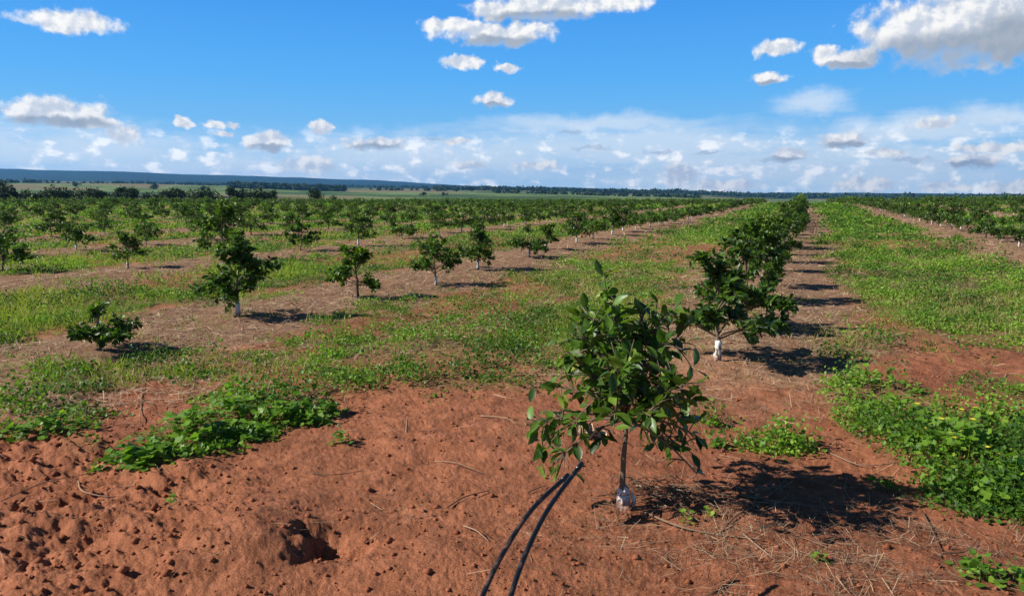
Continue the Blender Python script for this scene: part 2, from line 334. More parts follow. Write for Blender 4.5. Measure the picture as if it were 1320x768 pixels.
M_STRAW = tinted('dry_straw', [(.10, .055, .035), (.30, .19, .115), (.50, .355, .22), (.60, .45, .30)], .8, .2, 0, .25, 8)
M_BARK = tinted('citrus_bark', [(.14, .10, .06), (.22, .17, .11)], .85, .2, 0, .45, 40, .6)
M_WHITE = tinted('white_tree_paint', [(.48, .46, .42), (.68, .66, .62)], .6, .3, 0, .2, 25, .4)
M_WOOD = tinted('dry_wood', [(.10, .06, .035), (.34, .22, .14)], .85, .2, 0, .35, 60, .5)
M_FRUIT = tinted('green_orange_skin', [(.16, .25, .03), (.42, .46, .05)], .4, .5, 0, .15, 20, .1)
M_PETAL = tinted('yellow_petal', [(.75, .60, .03), (.85, .72, .08)], .6, .3, .2, .1)
M_DARK = tinted('dark_foliage', [(.014, .03, .012), (.03, .055, .018), (.05, .085, .025)], .7, .2, .1, .3, .3)
M_CLOD = tinted('soil_clod', [(.20, .065, .03), (.33, .115, .055)], .95, .1, 0, .3, 40, .5)
def stain(m):
    t = m.node_tree; g = N(t); b = t.nodes['Principled BSDF']; c = b.inputs['Base Color'].links[0].from_socket
    tc = g.n('ShaderNodeTexCoord').outputs['Object']; sp = g.n('ShaderNodeSeparateXYZ'); g.put(sp.inputs[0], tc)
    f = g.m('ADD', g.ss(sp.outputs[2], .13, .0), g.m('MULTIPLY', g.m('SUBTRACT', g.noise(tc, 22, 4), .5), 1.1))
    g.put(b.inputs['Base Color'], g.mix(g.ss(f, .15, .8, 0., .8), c, (.26, .11, .06)))
stain(M_WHITE)
def m_hose():
    m, g, b = material('black_polyethylene'); b.inputs['Base Color'].default_value = (.012, .013, .014, 1); b.inputs['Roughness'].default_value = .32
    tc = g.n('ShaderNodeTexCoord').outputs['Object']; n = g.noise(tc, 18, 4)
    g.put(b.inputs['Base Color'], g.mix(g.ss(n, .55, .75), (.010, .011, .012), (.13, .065, .04))); g.put(b.inputs['Roughness'], g.ss(n, .4, .7, .28, .6)); return m
M_HOSE = m_hose()
def m_ground():
    m, g, b = material('red_field_soil')
    a = g.n('ShaderNodeAttribute', attribute_name='land'); s = g.n('ShaderNodeAttribute', attribute_name='strawy')
    tc = g.n('ShaderNodeTexCoord').outputs['Object']
    sp = g.n('ShaderNodeSeparateXYZ'); g.put(sp.inputs[0], tc)
    dist = g.v('LENGTH', tc)
    nf = g.noise(tc, 95, 5, .7); nm = g.noise(tc, 4.5, 5, .6); nl = g.noise(tc, .45, 4)
    c = g.mix(1., a.outputs['Color'], g.mix(g.ss(nf, .3, .7), (.66, .63, .60), (1.28, 1.30, 1.33)), 'MULTIPLY')
    c = g.mix(1., c, g.mix(g.ss(nm, .3, .7), (.80, .78, .76), (1.16, 1.17, 1.2)), 'MULTIPLY')
    c = g.mix(1., c, g.mix(g.ss(nl, .3, .7), (.9, .9, .9), (1.1, 1.1, 1.1)), 'MULTIPLY')
    # straw lying over the soil in the strips under the trees
    mp = g.n('ShaderNodeMapping'); g.put(mp.inputs[0], tc); mp.inputs['Scale'].default_value = (5, 26, 5); mp.inputs['Rotation'].default_value = (0, 0, .5)
    mq = g.n('ShaderNodeMapping'); g.put(mq.inputs[0], tc); mq.inputs['Scale'].default_value = (24, 5, 5); mq.inputs['Rotation'].default_value = (0, 0, .3)
    sn = g.m('MAXIMUM', g.noise(mp.outputs[0], 1., 5, .75, .6), g.noise(mq.outputs[0], 1., 5, .75, .6))
    sc_ = g.mix(g.m('MULTIPLY', g.ss(sn, .5, .70), g.ss(nm, .25, .62, .45, 1.)), (.21, .11, .06), (.62, .44, .27))
    c = g.mix(g.m('MULTIPLY', s.outputs['Fac'], .8), c, sc_)
    g.put(b.inputs['Base Color'], c); b.inputs['Roughness'].default_value = .95; b.inputs['Specular IOR Level'].default_value = .12
    h = g.m('ADD', g.m('MULTIPLY', nf, .011), g.m('ADD', g.m('MULTIPLY', g.noise(tc, 16, 5, .6), .02), g.m('MULTIPLY', g.m('MULTIPLY', sn, s.outputs['Fac']), .04)))
    bp = g.n('ShaderNodeBump'); bp.inputs['Strength'].default_value = .9; bp.inputs['Distance'].default_value = 1.; g.put(bp.inputs['Height'], h)
    g.t.links.new(bp.outputs[0], b.inputs['Normal']); return m
M_GROUND = m_ground()
# ---------------------------------------------------------------- ground: one sheet round the camera, out to the hills
def build_ground():
    rs = [.25, .6, 1.0, 1.4, 1.8]
    r = 2.1
    while r < 7350:
        rs.append(r)
        r *= 1+(.0042 if r < 9 else .0042+.010*float(sm(math.log(r), math.log(9), math.log(60))) if r < 100 else .016 if r < 600 else .022)
    rs = np.array(rs)
    th = np.r_[np.linspace(-.78, .78, 1150), np.linspace(.82, 2*math.pi-.82, 110)]
    RR, TH = np.meshgrid(rs, th, indexing='ij'); nr, nt = RR.shape
    q = RR*np.sin(TH); w = RR*np.cos(TH)
    x = q*r0[0]+w*f0[0]; y = q*r0[1]+w*f0[1]
    z = height(x, y); g = green(x, y); s = straw(x, y); r, az, px = polar(x, y)
    soil = np.array([.37, .143, .070]); soil2 = np.array([.235, .085, .042]); strawc = np.array([.48, .31, .18])
    k = fbm(x*.7, y*.7, 201, 4)[..., None]; c = soil*k*1.25+soil2*(1-k*1.25)*1.
    c = c*(1-s[..., None]*.6)+strawc*s[..., None]*.6
    yel = fbm(x*.21, y*.21, 211, 4)[..., None]
    gc = np.array([.115, .175, .035])*(1-yel)+np.array([.27, .25, .085])*yel
    nearf = sm(r, 10, 40)[..., None]
    under = np.array([.20, .135, .06])*(1-nearf)+gc*nearf
    gm = (g*sm(r, 4, 9))[..., None]; c = c*(1-gm)+under*gm
    # beyond the orchard: pasture, crops and bare fields in broad bands, wood on the hills
    yy = fbm(x/260+y/700, y/210, 221, 3)
    fg = np.array([.11, .17, .04]); fb = np.array([.20, .17, .075]); fd = np.array([.055, .10, .03]); fl = np.array([.17, .23, .075])
    f = np.where((yy < .42)[..., None], fd, np.where((yy < .5)[..., None], fg, np.where((yy < .58)[..., None], fl, fb)))
    f = np.where(((r > 380) & (r < 640) & (px < 420))[..., None], fb*.75, f)
    f = np.where(((r > 640) & (r < 780) & (px < 300+100*np.sin(r*.02)))[..., None], fd*.7, f)
    wood = sm(fbm(x/320, y/320, 231, 4)+.42*sm(r, 3000, 4300), .5, .56)[..., None]*sm(r, 1500, 2000)[..., None]
    f = f*(1-wood)+np.array([.014, .032, .018])*wood
    a = sm(r, 240, 270)[..., None]; c = c*(1-a)+f*a
    V = np.stack([x, y, z], -1).reshape(-1, 3)
    i = np.arange(nr-1)[:, None]*nt; j = np.arange(nt)[None]; jn = (j+1) % nt
    q4 = np.stack([i+j, i+nt+j, i+nt+jn, i+jn], -1)[..., ::-1].reshape(-1, 4)
    loops = q4.ravel(); tot = np.full(len(q4), 4)
    loops = np.r_[loops, np.arange(nt)[::-1]]; tot = np.r_[tot, nt]
    o = mk('ground', V, loops=loops, totals=tot, mat=M_GROUND, attrs={'land': c.reshape(-1, 3), 'strawy': s.ravel()})
    me = o.data
    if me.polygons[10].normal.z < 0: me.flip_normals()
    tag(o, 'red sandy field soil running out to pasture and low wooded hills', 'ground', kind='structure')
build_ground()
# ---------------------------------------------------------------- haze
def build_haze():
    s = 7500; a = -120; b = 215
    V = [(-s, -s, a), (s, -s, a), (s, s, a), (-s, s, a), (-s, -s, b), (s, -s, b), (s, s, b), (-s, s, b)]
    m = bpy.data.materials.new('blue_air'); m.use_nodes = True; t = m.node_tree; t.nodes.clear()
    v = t.nodes.new('ShaderNodeVolumePrincipled'); v.inputs['Color'].default_value = (.15, .50, 1., 1); v.inputs['Density'].default_value = HAZE; v.inputs['Anisotropy'].default_value = .2
    o = t.nodes.new('ShaderNodeOutputMaterial'); t.links.new(v.outputs[0], o.inputs['Volume'])
    h = mk('haze', V, [(0, 3, 2, 1), (4, 5, 6, 7), (0, 1, 5, 4), (1, 2, 6, 5), (2, 3, 7, 6), (3, 0, 4, 7)], mat=m, smooth=False)
    tag(h, 'faint blue air over the fields and hills', 'haze', kind='stuff')
HAZE = 8e-5
build_haze()
# ---------------------------------------------------------------- trees
def make_tree(g, h=1.4, width=.62, leaves=520, T=T_CIT, lsize=.095, limbs=7, twigs=5, tips=None, low=.34, spread=1., base=.028, droop=.3, lean=0.):
    """young orange tree: returns bark bag and crown bag, base at the origin"""
    tr = Bag(); cr = Bag(); hs = h*low; top = h*.72
    tp = [np.array([0, 0, -.05])]; n = 7
    for i in range(1, n): t = i/(n-1); tp.append(np.array([lean*t+.009*g.normal(), .009*g.normal(), top*t]))
    tp = np.array(tp); tube(tr, tp, np.linspace(base, base*.28, n), 8, .4)
    segs = []
    if tips is None:
        tips = []
        for i in range(limbs):
            a = i*2.4+g.uniform(-.5, .5); q = g.uniform(0, 1)
            rr = width*spread*g.uniform(.35, 1.12)*(1-.45*q); zz = h*(.36+.64*q)*g.uniform(.8, 1.06)
            if g.random() < droop: zz = h*g.uniform(.24, .5); rr = width*g.uniform(.75, 1.05)
            tips.append((rr*math.cos(a), rr*math.sin(a), zz, 1.))
        tips.append((g.uniform(-.08, .08), g.uniform(-.08, .08), h*g.uniform(.94, 1.02), 1.))
    for (x, y, z, wgt) in tips:
        e = np.array([x, y, z]); zs = np.clip(z*.62, hs, top*.95); k = zs/top; s = np.array([np.interp(k*(n-1), range(n), tp[:, j]) for j in range(3)])
        mid = s*.5+e*.5; mid[2] += .12*abs(x)+.10*math.hypot(x, y)
        t = np.linspace(0, 1, 7)[:, None]; c = (1-t)**2*s+2*t*(1-t)*mid+t*t*e
        tube(tr, c, np.linspace(base*.42, .004, 7), 5, .5); segs.append((c[2:], wgt*1.5))
        for j in range(twigs):
            i = g.integers(2, 6); d = nrm(c[i]-c[i-1]+rdir(g, 1, .25)[0]*.9*np.linalg.norm(c[i]-c[i-1])*1.6); L = g.uniform(.10, .24)*h/1.3
            e2 = c[i]+d*L; md = c[i]+d*L*.5+np.array([0, 0, .03]); cc = (1-t)**2*c[i]+2*t*(1-t)*md+t*t*e2
            tube(tr, cc[::2], np.linspace(.005, .0022, 4), 4, .6); segs.append((cc, wgt))
    ws = np.array([np.linalg.norm(np.diff(c, axis=0), axis=1).sum()*w for c, w in segs]); cnt = np.maximum(1, (leaves*ws/ws.sum())).astype(int)
    P = []; Ud = []
    for (c, w), m in zip(segs, cnt):
        t = g.uniform(.12, 1.02, m)**.85*(len(c)-1); i = np.clip(t.astype(int), 0, len(c)-2); fr = (t-i)[:, None]
        p = c[i]*(1-fr)+c[i+1]*fr; ax = nrm(c[i+1]-c[i]); s = rdir(g, m); s = nrm(s-ax*(s*ax).sum(1, keepdims=True))
        P.append(p+s*.006); Ud.append(nrm(s*.9+ax*g.uniform(.1, 1.1, (m, 1))+np.array([0, 0, -.12])))
    P = np.concatenate(P); Ud = np.concatenate(Ud); m = len(P)
    Nn = nrm(np.array([0, 0, 1.])+g.normal(size=(m, 3))*.5)
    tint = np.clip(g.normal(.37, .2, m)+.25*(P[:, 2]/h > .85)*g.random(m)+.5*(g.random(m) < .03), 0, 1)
    sz = lsize*g.uniform(.65, 1.2, m)
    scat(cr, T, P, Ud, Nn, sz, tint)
    return tr, cr
def sleeve(g, h=.24, r=.031, crumple=.006):
    b = Bag(); n = 9; s = 14; z = np.linspace(-.03, h, n); th = np.arange(s)*2*math.pi/s
    rr = r*(1+.10*np.sin(z*40)[:, None])+crumple*g.normal(size=(n, s)); rr[-1] *= .8
    V = np.stack([rr*np.cos(th), rr*np.sin(th), np.repeat(z[:, None], s, 1)+.004*g.normal(size=(n, s))], -1).reshape(-1, 3)
    L = []; T = []
    for i in range(n-1):
        for j in range(s): L += [i*s+j, i*s+(j+1) % s, (i+1)*s+(j+1) % s, (i+1)*s+j]; T.append(4)
    L += list(range((n-1)*s, n*s)); T.append(s)
    b.add(V, L, T, g.random(len(V))); return b
def ball(bag, c, r, g, seg=12, tint=.5, squash=1.):
    n = 8; V = []
    for i in range(n+1):
        a = math.pi*i/n
        for j in range(seg): t = 2*math.pi*j/seg; V.append((c[0]+r*math.sin(a)*math.cos(t), c[1]+r*math.sin(a)*math.sin(t), c[2]+r*squash*math.cos(a)))
    L = []; T = []
    for i in range(n):
        for j in range(seg): L += [i*seg+j, (i+1)*seg+j, (i+1)*seg+(j+1) % seg, i*seg+(j+1) % seg]; T.append(4)
    bag.add(np.array(V), L, T, np.full(len(V), tint))
ORD = ['zeroth', 'first', 'second', 'third', 'fourth', 'fifth', 'sixth', 'seventh', 'eighth', 'ninth', 'tenth', 'eleventh', 'twelfth', 'thirteenth', 'fourteenth', 'fifteenth', 'sixteenth', 'seventeenth', 'eighteenth', 'nineteenth', 'twentieth']
def ordinal(n):
    if n < len(ORD): return ORD[n]
    t = ['', '', 'twenty', 'thirty', 'forty', 'fifty', 'sixty', 'seventy', 'eighty', 'ninety'][n//10]
    return {20: 'twentieth', 30: 'thirtieth', 40: 'fortieth', 50: 'fiftieth', 60: 'sixtieth', 70: 'seventieth', 80: 'eightieth', 90: 'ninetieth'}[n] if n % 10 == 0 else t+'-'+ORD[n % 10]
def gz(x, y): return float(height(np.array([x]), np.array([y]))[0])
# the tree beside the hoses, its limbs laid out as the photograph has them (along the view: x right, y away)
g1 = np.random.default_rng(5)
tips1 = [(-.14, .0, 1.34, 1.5), (-.24, .12, 1.2, 1.4), (-.08, -.1, 1.18, 1.5), (-.02, .14, 1.26, 1.3), (.12, .05, 1.2, 1.4), (.22, -.02, 1.2, 1.2), (-.3, -.08, 1.12, 1.2), (-.34, -.05, .96, 1.1), (-.30, .1, 1.02, .9), (.20, -.12, 1.08, 1.1), (.26, .12, .98, 1.1), (.33, .0, 1.06, .7),
         (-.1, -.2, .95, 1.2), (.1, .22, .95, 1.), (-.44, .1, .72, .9), (-.56, -.05, .52, 1.), (-.52, .1, .36, 1.), (-.44, -.12, .34, .6), (.16, -.18, .74, 1.2), (.34, .02, .62, 1.2), (.44, -.05, .46, 1.), (.36, .1, .34, .8), (.40, -.1, .28, .5), (.24, .12, .72, 1.), (-.12, .1, .80, 1.2), (.05, -.08, .78, 1.4), (-.25, -.12, .78, 1.), (-.05, -.25, 1.0, 1.), (-.05, .34, .85, 1.), (.1, .38, .68, 1.), (.05, -.36, .75, 1.), (-.15, -.28, .72, .6), (-.2, .3, .72, .7), (.22, .3, .85, 1.), (.25, -.28, .88, 1.)]
def tree_from(bt, x, y, rz, sc_, label, group, trunk_m, crown_m, wrap_m=None, wide=1.):
    e = bpy.data.objects.new('orange_tree', None); COL.objects.link(e); e.location = (x, y, gz(x, y)); e.rotation_euler = (0, 0, rz); e.scale = (sc_*wide, sc_*wide, sc_)
    e.empty_display_size = .2; tag(e, label, 'orange tree', group)
    for nm, me in (('trunk', trunk_m), ('crown', crown_m), ('trunk_wrap', wrap_m)):
        if me: o = bpy.data.objects.new(nm, me); COL.objects.link(o); o.parent = e
    return e
GRP = 'young orange trees planted in rows'
p1 = pix(803, 655)
tips1 = [(a, b*1.65, c, d) for a, b, c, d in tips1]
tb, cb_ = make_tree(g1, 1.32, .55, 1300, T_CIT, .102, tips=tips1, twigs=7, low=.42, base=.021)
T1 = tree_from(0, p1[0], p1[1], YAW, 1., 'nearest young orange tree with white wrapped base beside the black hoses', GRP, tb.mesh('trunk', M_BARK, link=False), cb_.mesh('crown', M_LEAF, link=False))
def wrap_big():
    b = sleeve(g1, .14, .036, .007); w = b.mesh('trunk_wrap', M_WHITE, T1, smooth=False); w['label'] = 'crumpled white wrap tied round the foot of the trunk'
    k = Bag(); tube(k, [(.045*math.cos(a), .045*math.sin(a), .10+.004*math.sin(3*a)) for a in np.linspace(0, 6.28, 14)], .003, 5, .2); k.mesh('tie', M_WOOD, w)
    s = Bag(); tube(s, [(.05, 0, -.02), (.065, -.01, .05), (.055, 0, .10)], [.014, .013, .006], 7, .8); s.mesh('torn_flap', M_WHITE, w)
wrap_big()
def fruit(parent, c, r, tint=.5):
    b = Bag(); ball(b, c, r, g1, tint=tint, squash=.95); b.mesh('fruit', M_FRUIT, parent)
fruit(T1, (.19, -.16, .86), .026, .35); fruit(T1, (.12, -.24, .80), .022, .3)
# variants
near = []; mid = []; farv = []
for i in range(7):
    g = np.random.default_rng(100+i); h = [1.35, 1.25, 1.45, 1.2, 1.4, 1.3, 1.15][i]
    args = dict(h=h, width=[.66, .72, .6, .7, .62, .74, .6][i], limbs=[15, 13, 16, 12, 15, 14, 11][i], low=[.22, .2, .26, .18, .24, .2, .22][i], droop=[.3, .4, .25, .45, .35, .4, .3][i], lean=g.uniform(-.06, .06))
    a, b = make_tree(g, leaves=1900, **args); s = sleeve(g, .25)
    near.append((a.mesh('trunk', M_BARK, link=False), b.mesh('crown', M_LEAF, link=False), s.mesh('trunk_wrap', M_WHITE, link=False)))
    g = np.random.default_rng(100+i)
    a, b = make_tree(g, leaves=900, T=T_Q, lsize=.135, **args)
    mid.append((a.mesh('trunk', M_BARK, link=False), b.mesh('crown', M_LEAF, link=False), near[-1][2]))
    g = np.random.default_rng(100+i)
    a, b = make_tree(g, leaves=300, T=T_Q, lsize=.2, twigs=3, **args); farv.append(b)
a, b = make_tree(np.random.default_rng(140), h=.72, width=.5, limbs=15, low=.10, droop=.6, leaves=1100, base=.02); near.append((a.mesh('trunk', M_BARK, link=False), b.mesh('crown', M_LEAF, link=False), None))
# rows: row 0 is the hose row; negative to the left. Measured places where the photograph shows them, an even step beyond
rows = {}
def Pp(px, py): return pix(px, py)[:2]
def seq(k, ys): return [(-1.0+7.1*k+float(rowcurve(y))+rng.uniform(-.12, .12), y+rng.uniform(-.15, .15)) for y in ys]
def cont(y, step, end):
    o = []
    while y < end: o.append(y); y += step
    return o
rows[0] = [tuple(p1[:2]), tuple(Pp(925, 472)), (-.9, 11.0)]+seq(0, [13.8, 16.5, 19.0, 21.6, 24.3])+seq(0, cont(27.0, 2.7, 190))
rows[-1] = [tuple(Pp(130, 458)), tuple(Pp(307, 412)), tuple(Pp(462, 385)), tuple(Pp(562, 368)), (-7.75, 17.3), tuple(Pp(682, 333))]+seq(-1, cont(23.8, 2.75, 190))
rows[-2] = [tuple(Pp(5, 352)), tuple(Pp(165, 348)), tuple(Pp(287, 338)), tuple(Pp(388, 325)), tuple(Pp(462, 318)), tuple(Pp(518, 310)), tuple(Pp(566, 303))]+seq(-2, cont(32.3, 2.8, 200))
for k in range(-30, -2): rows[k] = seq(k, cont(-7.1*k*.5+rng.uniform(0, 2.7), 2.8, 215))
for k in range(1, 9): rows[k] = seq(k, cont(7.1*k*1.5+rng.uniform(0, 2.7)+(8 if k == 1 else 0), 2.75, 200))
rowname = {0: 'the hose row', -1: 'first row left of hose row', 1: 'first row right of hose row'}
for k in range(-30, 9):
    if k < -1: rowname[k] = ordinal(-k)+' row left of hose row'
    if k > 1: rowname[k] = ordinal(k)+' row right of hose row'
cand = []
for k, L in rows.items():
    c = 0
    for (x, y) in L:
        r, az, px = polar(np.array(x), np.array(y)); r = float(r)
        if abs(float(az)) > R(41) or r > 235: continue
        if rng.random() < .07 and r > 30: continue
        c += 1; cand.append((r, k, c, x, y, abs(float(az)) < R(34.2)))
cand.sort()
singles = [q for q in cand if q[5]][:298]; sset = set((q[1], q[2]) for q in singles)
first = {}
for q in singles: first[q[1]] = min(first.get(q[1], 99), q[2])
SPECIAL = {(0, 2): (1, .93, 2.3, 'second orange tree of the hose row, bearing one round yellow-green fruit'),
           (-1, 1): (7, .74, .4, 'small bushy orange tree low in the mulch strip at the left edge'),
           (-1, 2): (2, .9, 2.2, 'dark orange tree with white stem standing before a tall slender one'),
           (-2, 3): (4, 1.14, 1., 'tall slender orange tree rising straight behind the white-stemmed dark tree')}
ends = {}
stuff = Bag()
for (r, k, c, x, y, inv) in cand:
    g = np.random.default_rng(int(1000+k*97+c*13) % 99991)
    v = int(g.integers(0, 7)); s = g.uniform(.86, 1.14)*(.76 if k < 0 else .85 if k > 0 else 1.03); rz = g.uniform(0, 6.28)
    if g.random() < .05: s *= .62
    if (k, c) == (0, 1): continue
    if (k, c) in SPECIAL: v, s, rz, lab = SPECIAL[(k, c)]
    else:
        n = c-first.get(k, 1)+1
        lab = f'{"small " if s < .75 else ""}orange tree, {ordinal(max(n, 1))} from front in {rowname[k]}'
    if (k, c) in sset:
        if k == 0 and r < 30: s = max(s, .9)
        t, cr, w = (near if r < 26 else mid)[v]
        e = tree_from(0, x, y, rz, s, lab, GRP, t, cr, w if g.random() < .75 or (k, c) in SPECIAL else None, 1.2 if (k < 0 and s < 1.1) or (k, c) == (0, 2) else 1.)
        if (k, c) == (0, 2): fruit(e, (.10*math.cos(-rz-1.1), .42*math.sin(-rz-1.1), .52), .034, .9)
    else:
        b = farv[v]; V = np.concatenate(b.V); ca, sa = math.cos(rz), math.sin(rz); h = float(height(np.array([x]), np.array([y]), False)[0])
        W_ = np.c_[(V[:, 0]*ca-V[:, 1]*sa)*1.15, (V[:, 0]*sa+V[:, 1]*ca)*1.15, V[:, 2]]*s+np.array([x, y, h])
        if r > 90:                                   # thin the leaves of the farthest trees, larger each
            W4 = W_.reshape(-1, 4, 3)[::2]; c0 = W4.mean(1, keepdims=True); W_ = (c0+(W4-c0)*1.45).reshape(-1, 3); tt = np.concatenate(b.A).reshape(-1, 4)[::2].ravel()
        else: tt = np.concatenate(b.A)
        n = len(W_)//4; stuff.add(W_, np.tile([0, 3, 2, 1], n)+np.repeat(np.arange(n)*4, 4), np.full(n, 4), tt)
o = stuff.mesh('orchard_trees', M_LEAF, smooth=False)
tag(o, 'distant orange tree rows merging into one dark green mass towards the horizon', 'orchard', kind='stuff')
# ---------------------------------------------------------------- dark trees along the far edge of the orchard
def dense_tree(g, h, w, n, ls):
    tr = Bag(); cr = Bag(); tube(tr, [(0, 0, -.5), (.05*h*.2, 0, h*.3), (0, .03*h, h*.7)], [h*.035, h*.028, h*.01], 6, .3)
    for k in range(4):
        a = k*1.7+g.uniform(0, 1); tube(tr, [(0, 0, h*.25), (w*.25*math.cos(a), w*.25*math.sin(a), h*.5), (w*.4*math.cos(a), w*.4*math.sin(a), h*.7)], [h*.018, h*.012, h*.004], 5, .3)
    nl = 9; cs = np.c_[g.normal(size=(nl, 2))*w*.26, h*g.uniform(.3, .85, nl)]; rs = g.uniform(.2, .34, nl)*w
    i = g.integers(0, nl, n); d = rdir(g, n); P = cs[i]+d*(rs[i]*g.uniform(.5, 1.08, n))[:, None]; P[:, 2] = np.maximum(P[:, 2], h*.05)
    scat(cr, T_Q, P, rdir(g, n), nrm(d+rdir(g, n)*.6+np.array([0, 0, .3])), ls*g.uniform(.6, 1.3, n), np.clip(g.normal(.4, .25, n), 0, 1), 1.6)
    return tr, cr
dv = []
for i in range(4):
    g = np.random.default_rng(300+i); a, b = dense_tree(g, 4.2, 5.2, 900, .55); dv.append((a.mesh('trunk', M_BARK, link=False), b.mesh('crown', M_DARK, link=False)))
hd = []
g = np.random.default_rng(77)
for px in np.r_[np.arange(-40, 170, 13), 178, 196, 214, 226, 238, 262, 276, 303, 316, 330, 345, 352, 410]:
    hd.append((px+g.uniform(-4, 4), g.uniform(222, 240), g.uniform(.62, 1.05)))
def place_far(name, px, r, s, vset, label, cat, group, z=None):
    a = math.atan((px-660)/FP); x = r*(math.sin(a)*r0[0]+math.cos(a)*f0[0]); y = r*(math.sin(a)*r0[1]+math.cos(a)*f0[1])
    e = bpy.data.objects.new(name, None); COL.objects.link(e); e.location = (x, y, float(height(np.array([x]), np.array([y]), False)[0])); e.scale = (s, s, s*(.9 if r < 500 else 1.)); e.rotation_euler = (0, 0, px*1.7)
    tag(e, label, cat, group)
    for nm, me in zip(('trunk', 'crown'), vset): q = bpy.data.objects.new(nm, me); COL.objects.link(q); q.parent = e
    return e
ih = sorted(hd)
for i, (px, r, s) in enumerate(ih):
    if px < -25: s *= 1.0
    if 0 < px < 20: s *= 1.25
    place_far('edge_tree', px, r, s, dv[i % 4], f'dark bushy tree on the far orchard edge, {ordinal(i+1)} from the left end of that line', 'tree', 'dark trees along the far orchard edge')
far_single = [(22, 1480, 1.7), (105, 1300, 1.8), (203, 1180, 2.2), (266, 1120, 1.7), (547, 900, 1.3), (573, 930, 1.2), (640, 1500, 2.6), (608, 1600, 2.6), (310, 1500, 2.2)]
for i, (px, r, s) in enumerate(far_single):
    place_far('field_tree', px, r, s*.9, dv[(i+1) % 4], f'lone dark tree on the distant pasture, {ordinal(i+1)} counted from the left along the fields', 'tree', 'lone trees on the distant fields')
# distant woods: masses of crowns
def woods():
    g = np.random.default_rng(9); b = Bag()
    lines = [(300, 445, 1350, 1500, 300, 8), (560, 850, 1900, 2500, 430, 9), (470, 600, 1500, 1650, 24, 6), (0, 300, 1750, 1850, 60, 5), (420, 700, 2900, 3300, 160, 9), (840, 1100, 2300, 2900, 300, 12), (1100, 1500, 2000, 3000, 300, 12), (-250, 0, 1500, 1900, 100, 7), (640, 900, 1250, 1400, 90, 6), (0, 60, 1700, 1800, 30, 6), (180, 420, 2500, 2800, 110, 8)]
    for a0, a1, ra, rb, n, hh in lines:
        px = g.uniform(a0, a1, n); r = g.uniform(ra, rb, n); a = np.arctan((px-660)/FP)
        x = r*(np.sin(a)*r0[0]+np.cos(a)*f0[0]); y = r*(np.sin(a)*r0[1]+np.cos(a)*f0[1]); z = height(x, y, False)
        h = hh*g.uniform(.6, 1.2, n); m = 42
        C = np.repeat(np.c_[x, y, z+h*.5], m, 0); H = np.repeat(h, m); d = rdir(g, n*m)
        P = C+d*np.c_[H*.75, H*.75, H*.5]*g.uniform(.6, 1.05, (n*m, 1))
        scat(b, T_Q, P, rdir(g, n*m), nrm(d+rdir(g, n*m)*.4+np.array([0, 0, .3])), H*.5, np.clip(g.normal(.4, .25, n*m), 0, 1), 1.7)
    o = b.mesh('far_woods', M_DARK, smooth=False); tag(o, 'dark woods and tree belts on the distant fields', 'woods', kind='stuff')
woods()
# ---------------------------------------------------------------- ground cover
def cand_pts(n, ra, rb, g, amax=41):
    r = np.exp(g.uniform(math.log(ra), math.log(rb), n)); a = g.uniform(-R(amax), R(amax), n)
    x = r*(np.sin(a)*r0[0]+np.cos(a)*f0[0]); y = r*(np.sin(a)*r0[1]+np.cos(a)*f0[1]); return x, y, r
def weeds():
    g = np.random.default_rng(21); b = Bag()
    # clumps of small-leaved weeds
    x, y, r = cand_pts(150000, 3.2, 150, g); G = green(x, y)
    lush = fbm(x*.45, y*.45, 301, 3); isr = x > rowcurve(y)
    k = g.random(len(x)) < G*(.5+.6*sm(lush, .4, .6))*(.15+1.05*sm(fbm(x*2.6, y*2.6, 303, 3)+.10*sm(r, 8, 14), .44, .56))*np.where(isr, 1.1, .85); x, y, r = x[k], y[k], r[k]; n = len(x); z = height(x, y); lump = sm(fbm(x*1.5, y*1.5, 325, 3), .38, .62)
    m = 7; X = np.repeat(x, m); Y = np.repeat(y, m); Z = np.repeat(z, m); Rr = np.repeat(r, m); N_ = n*m
    tl = np.repeat(fbm(x*.8, y*.8, 311, 3), m)
    hgt = np.repeat(g.uniform(.05, .15, n)*(.4+2.1*lump), m)
    
    rad = np.repeat(g.uniform(.05, .13, n)*(1+r/45), m); a = g.uniform(0, 6.28, N_); q = np.sqrt(g.random(N_))*rad
    P = np.c_[X+q*np.cos(a), Y+q*np.sin(a), Z+hgt*g.uniform(.3, 1., N_)*(1-.5*(q/rad)**2)]
    sz = np.maximum(.034*g.uniform(.55, 1.3, N_), Rr*.0024)
    scat(b, T_Q, P, rdir(g, N_, .1), nrm(np.array([0, 0, 1.])+g.normal(size=(N_, 3))*.55), sz, np.clip((tl-.5)*1.4+.38+g.normal(.0, .17, N_), 0, .82), 1.9)
    o = b.mesh('low_weeds', M_WEED, smooth=False); tag(o, 'low leafy green weeds carpeting the strips between tree rows', 'weeds', kind='stuff')
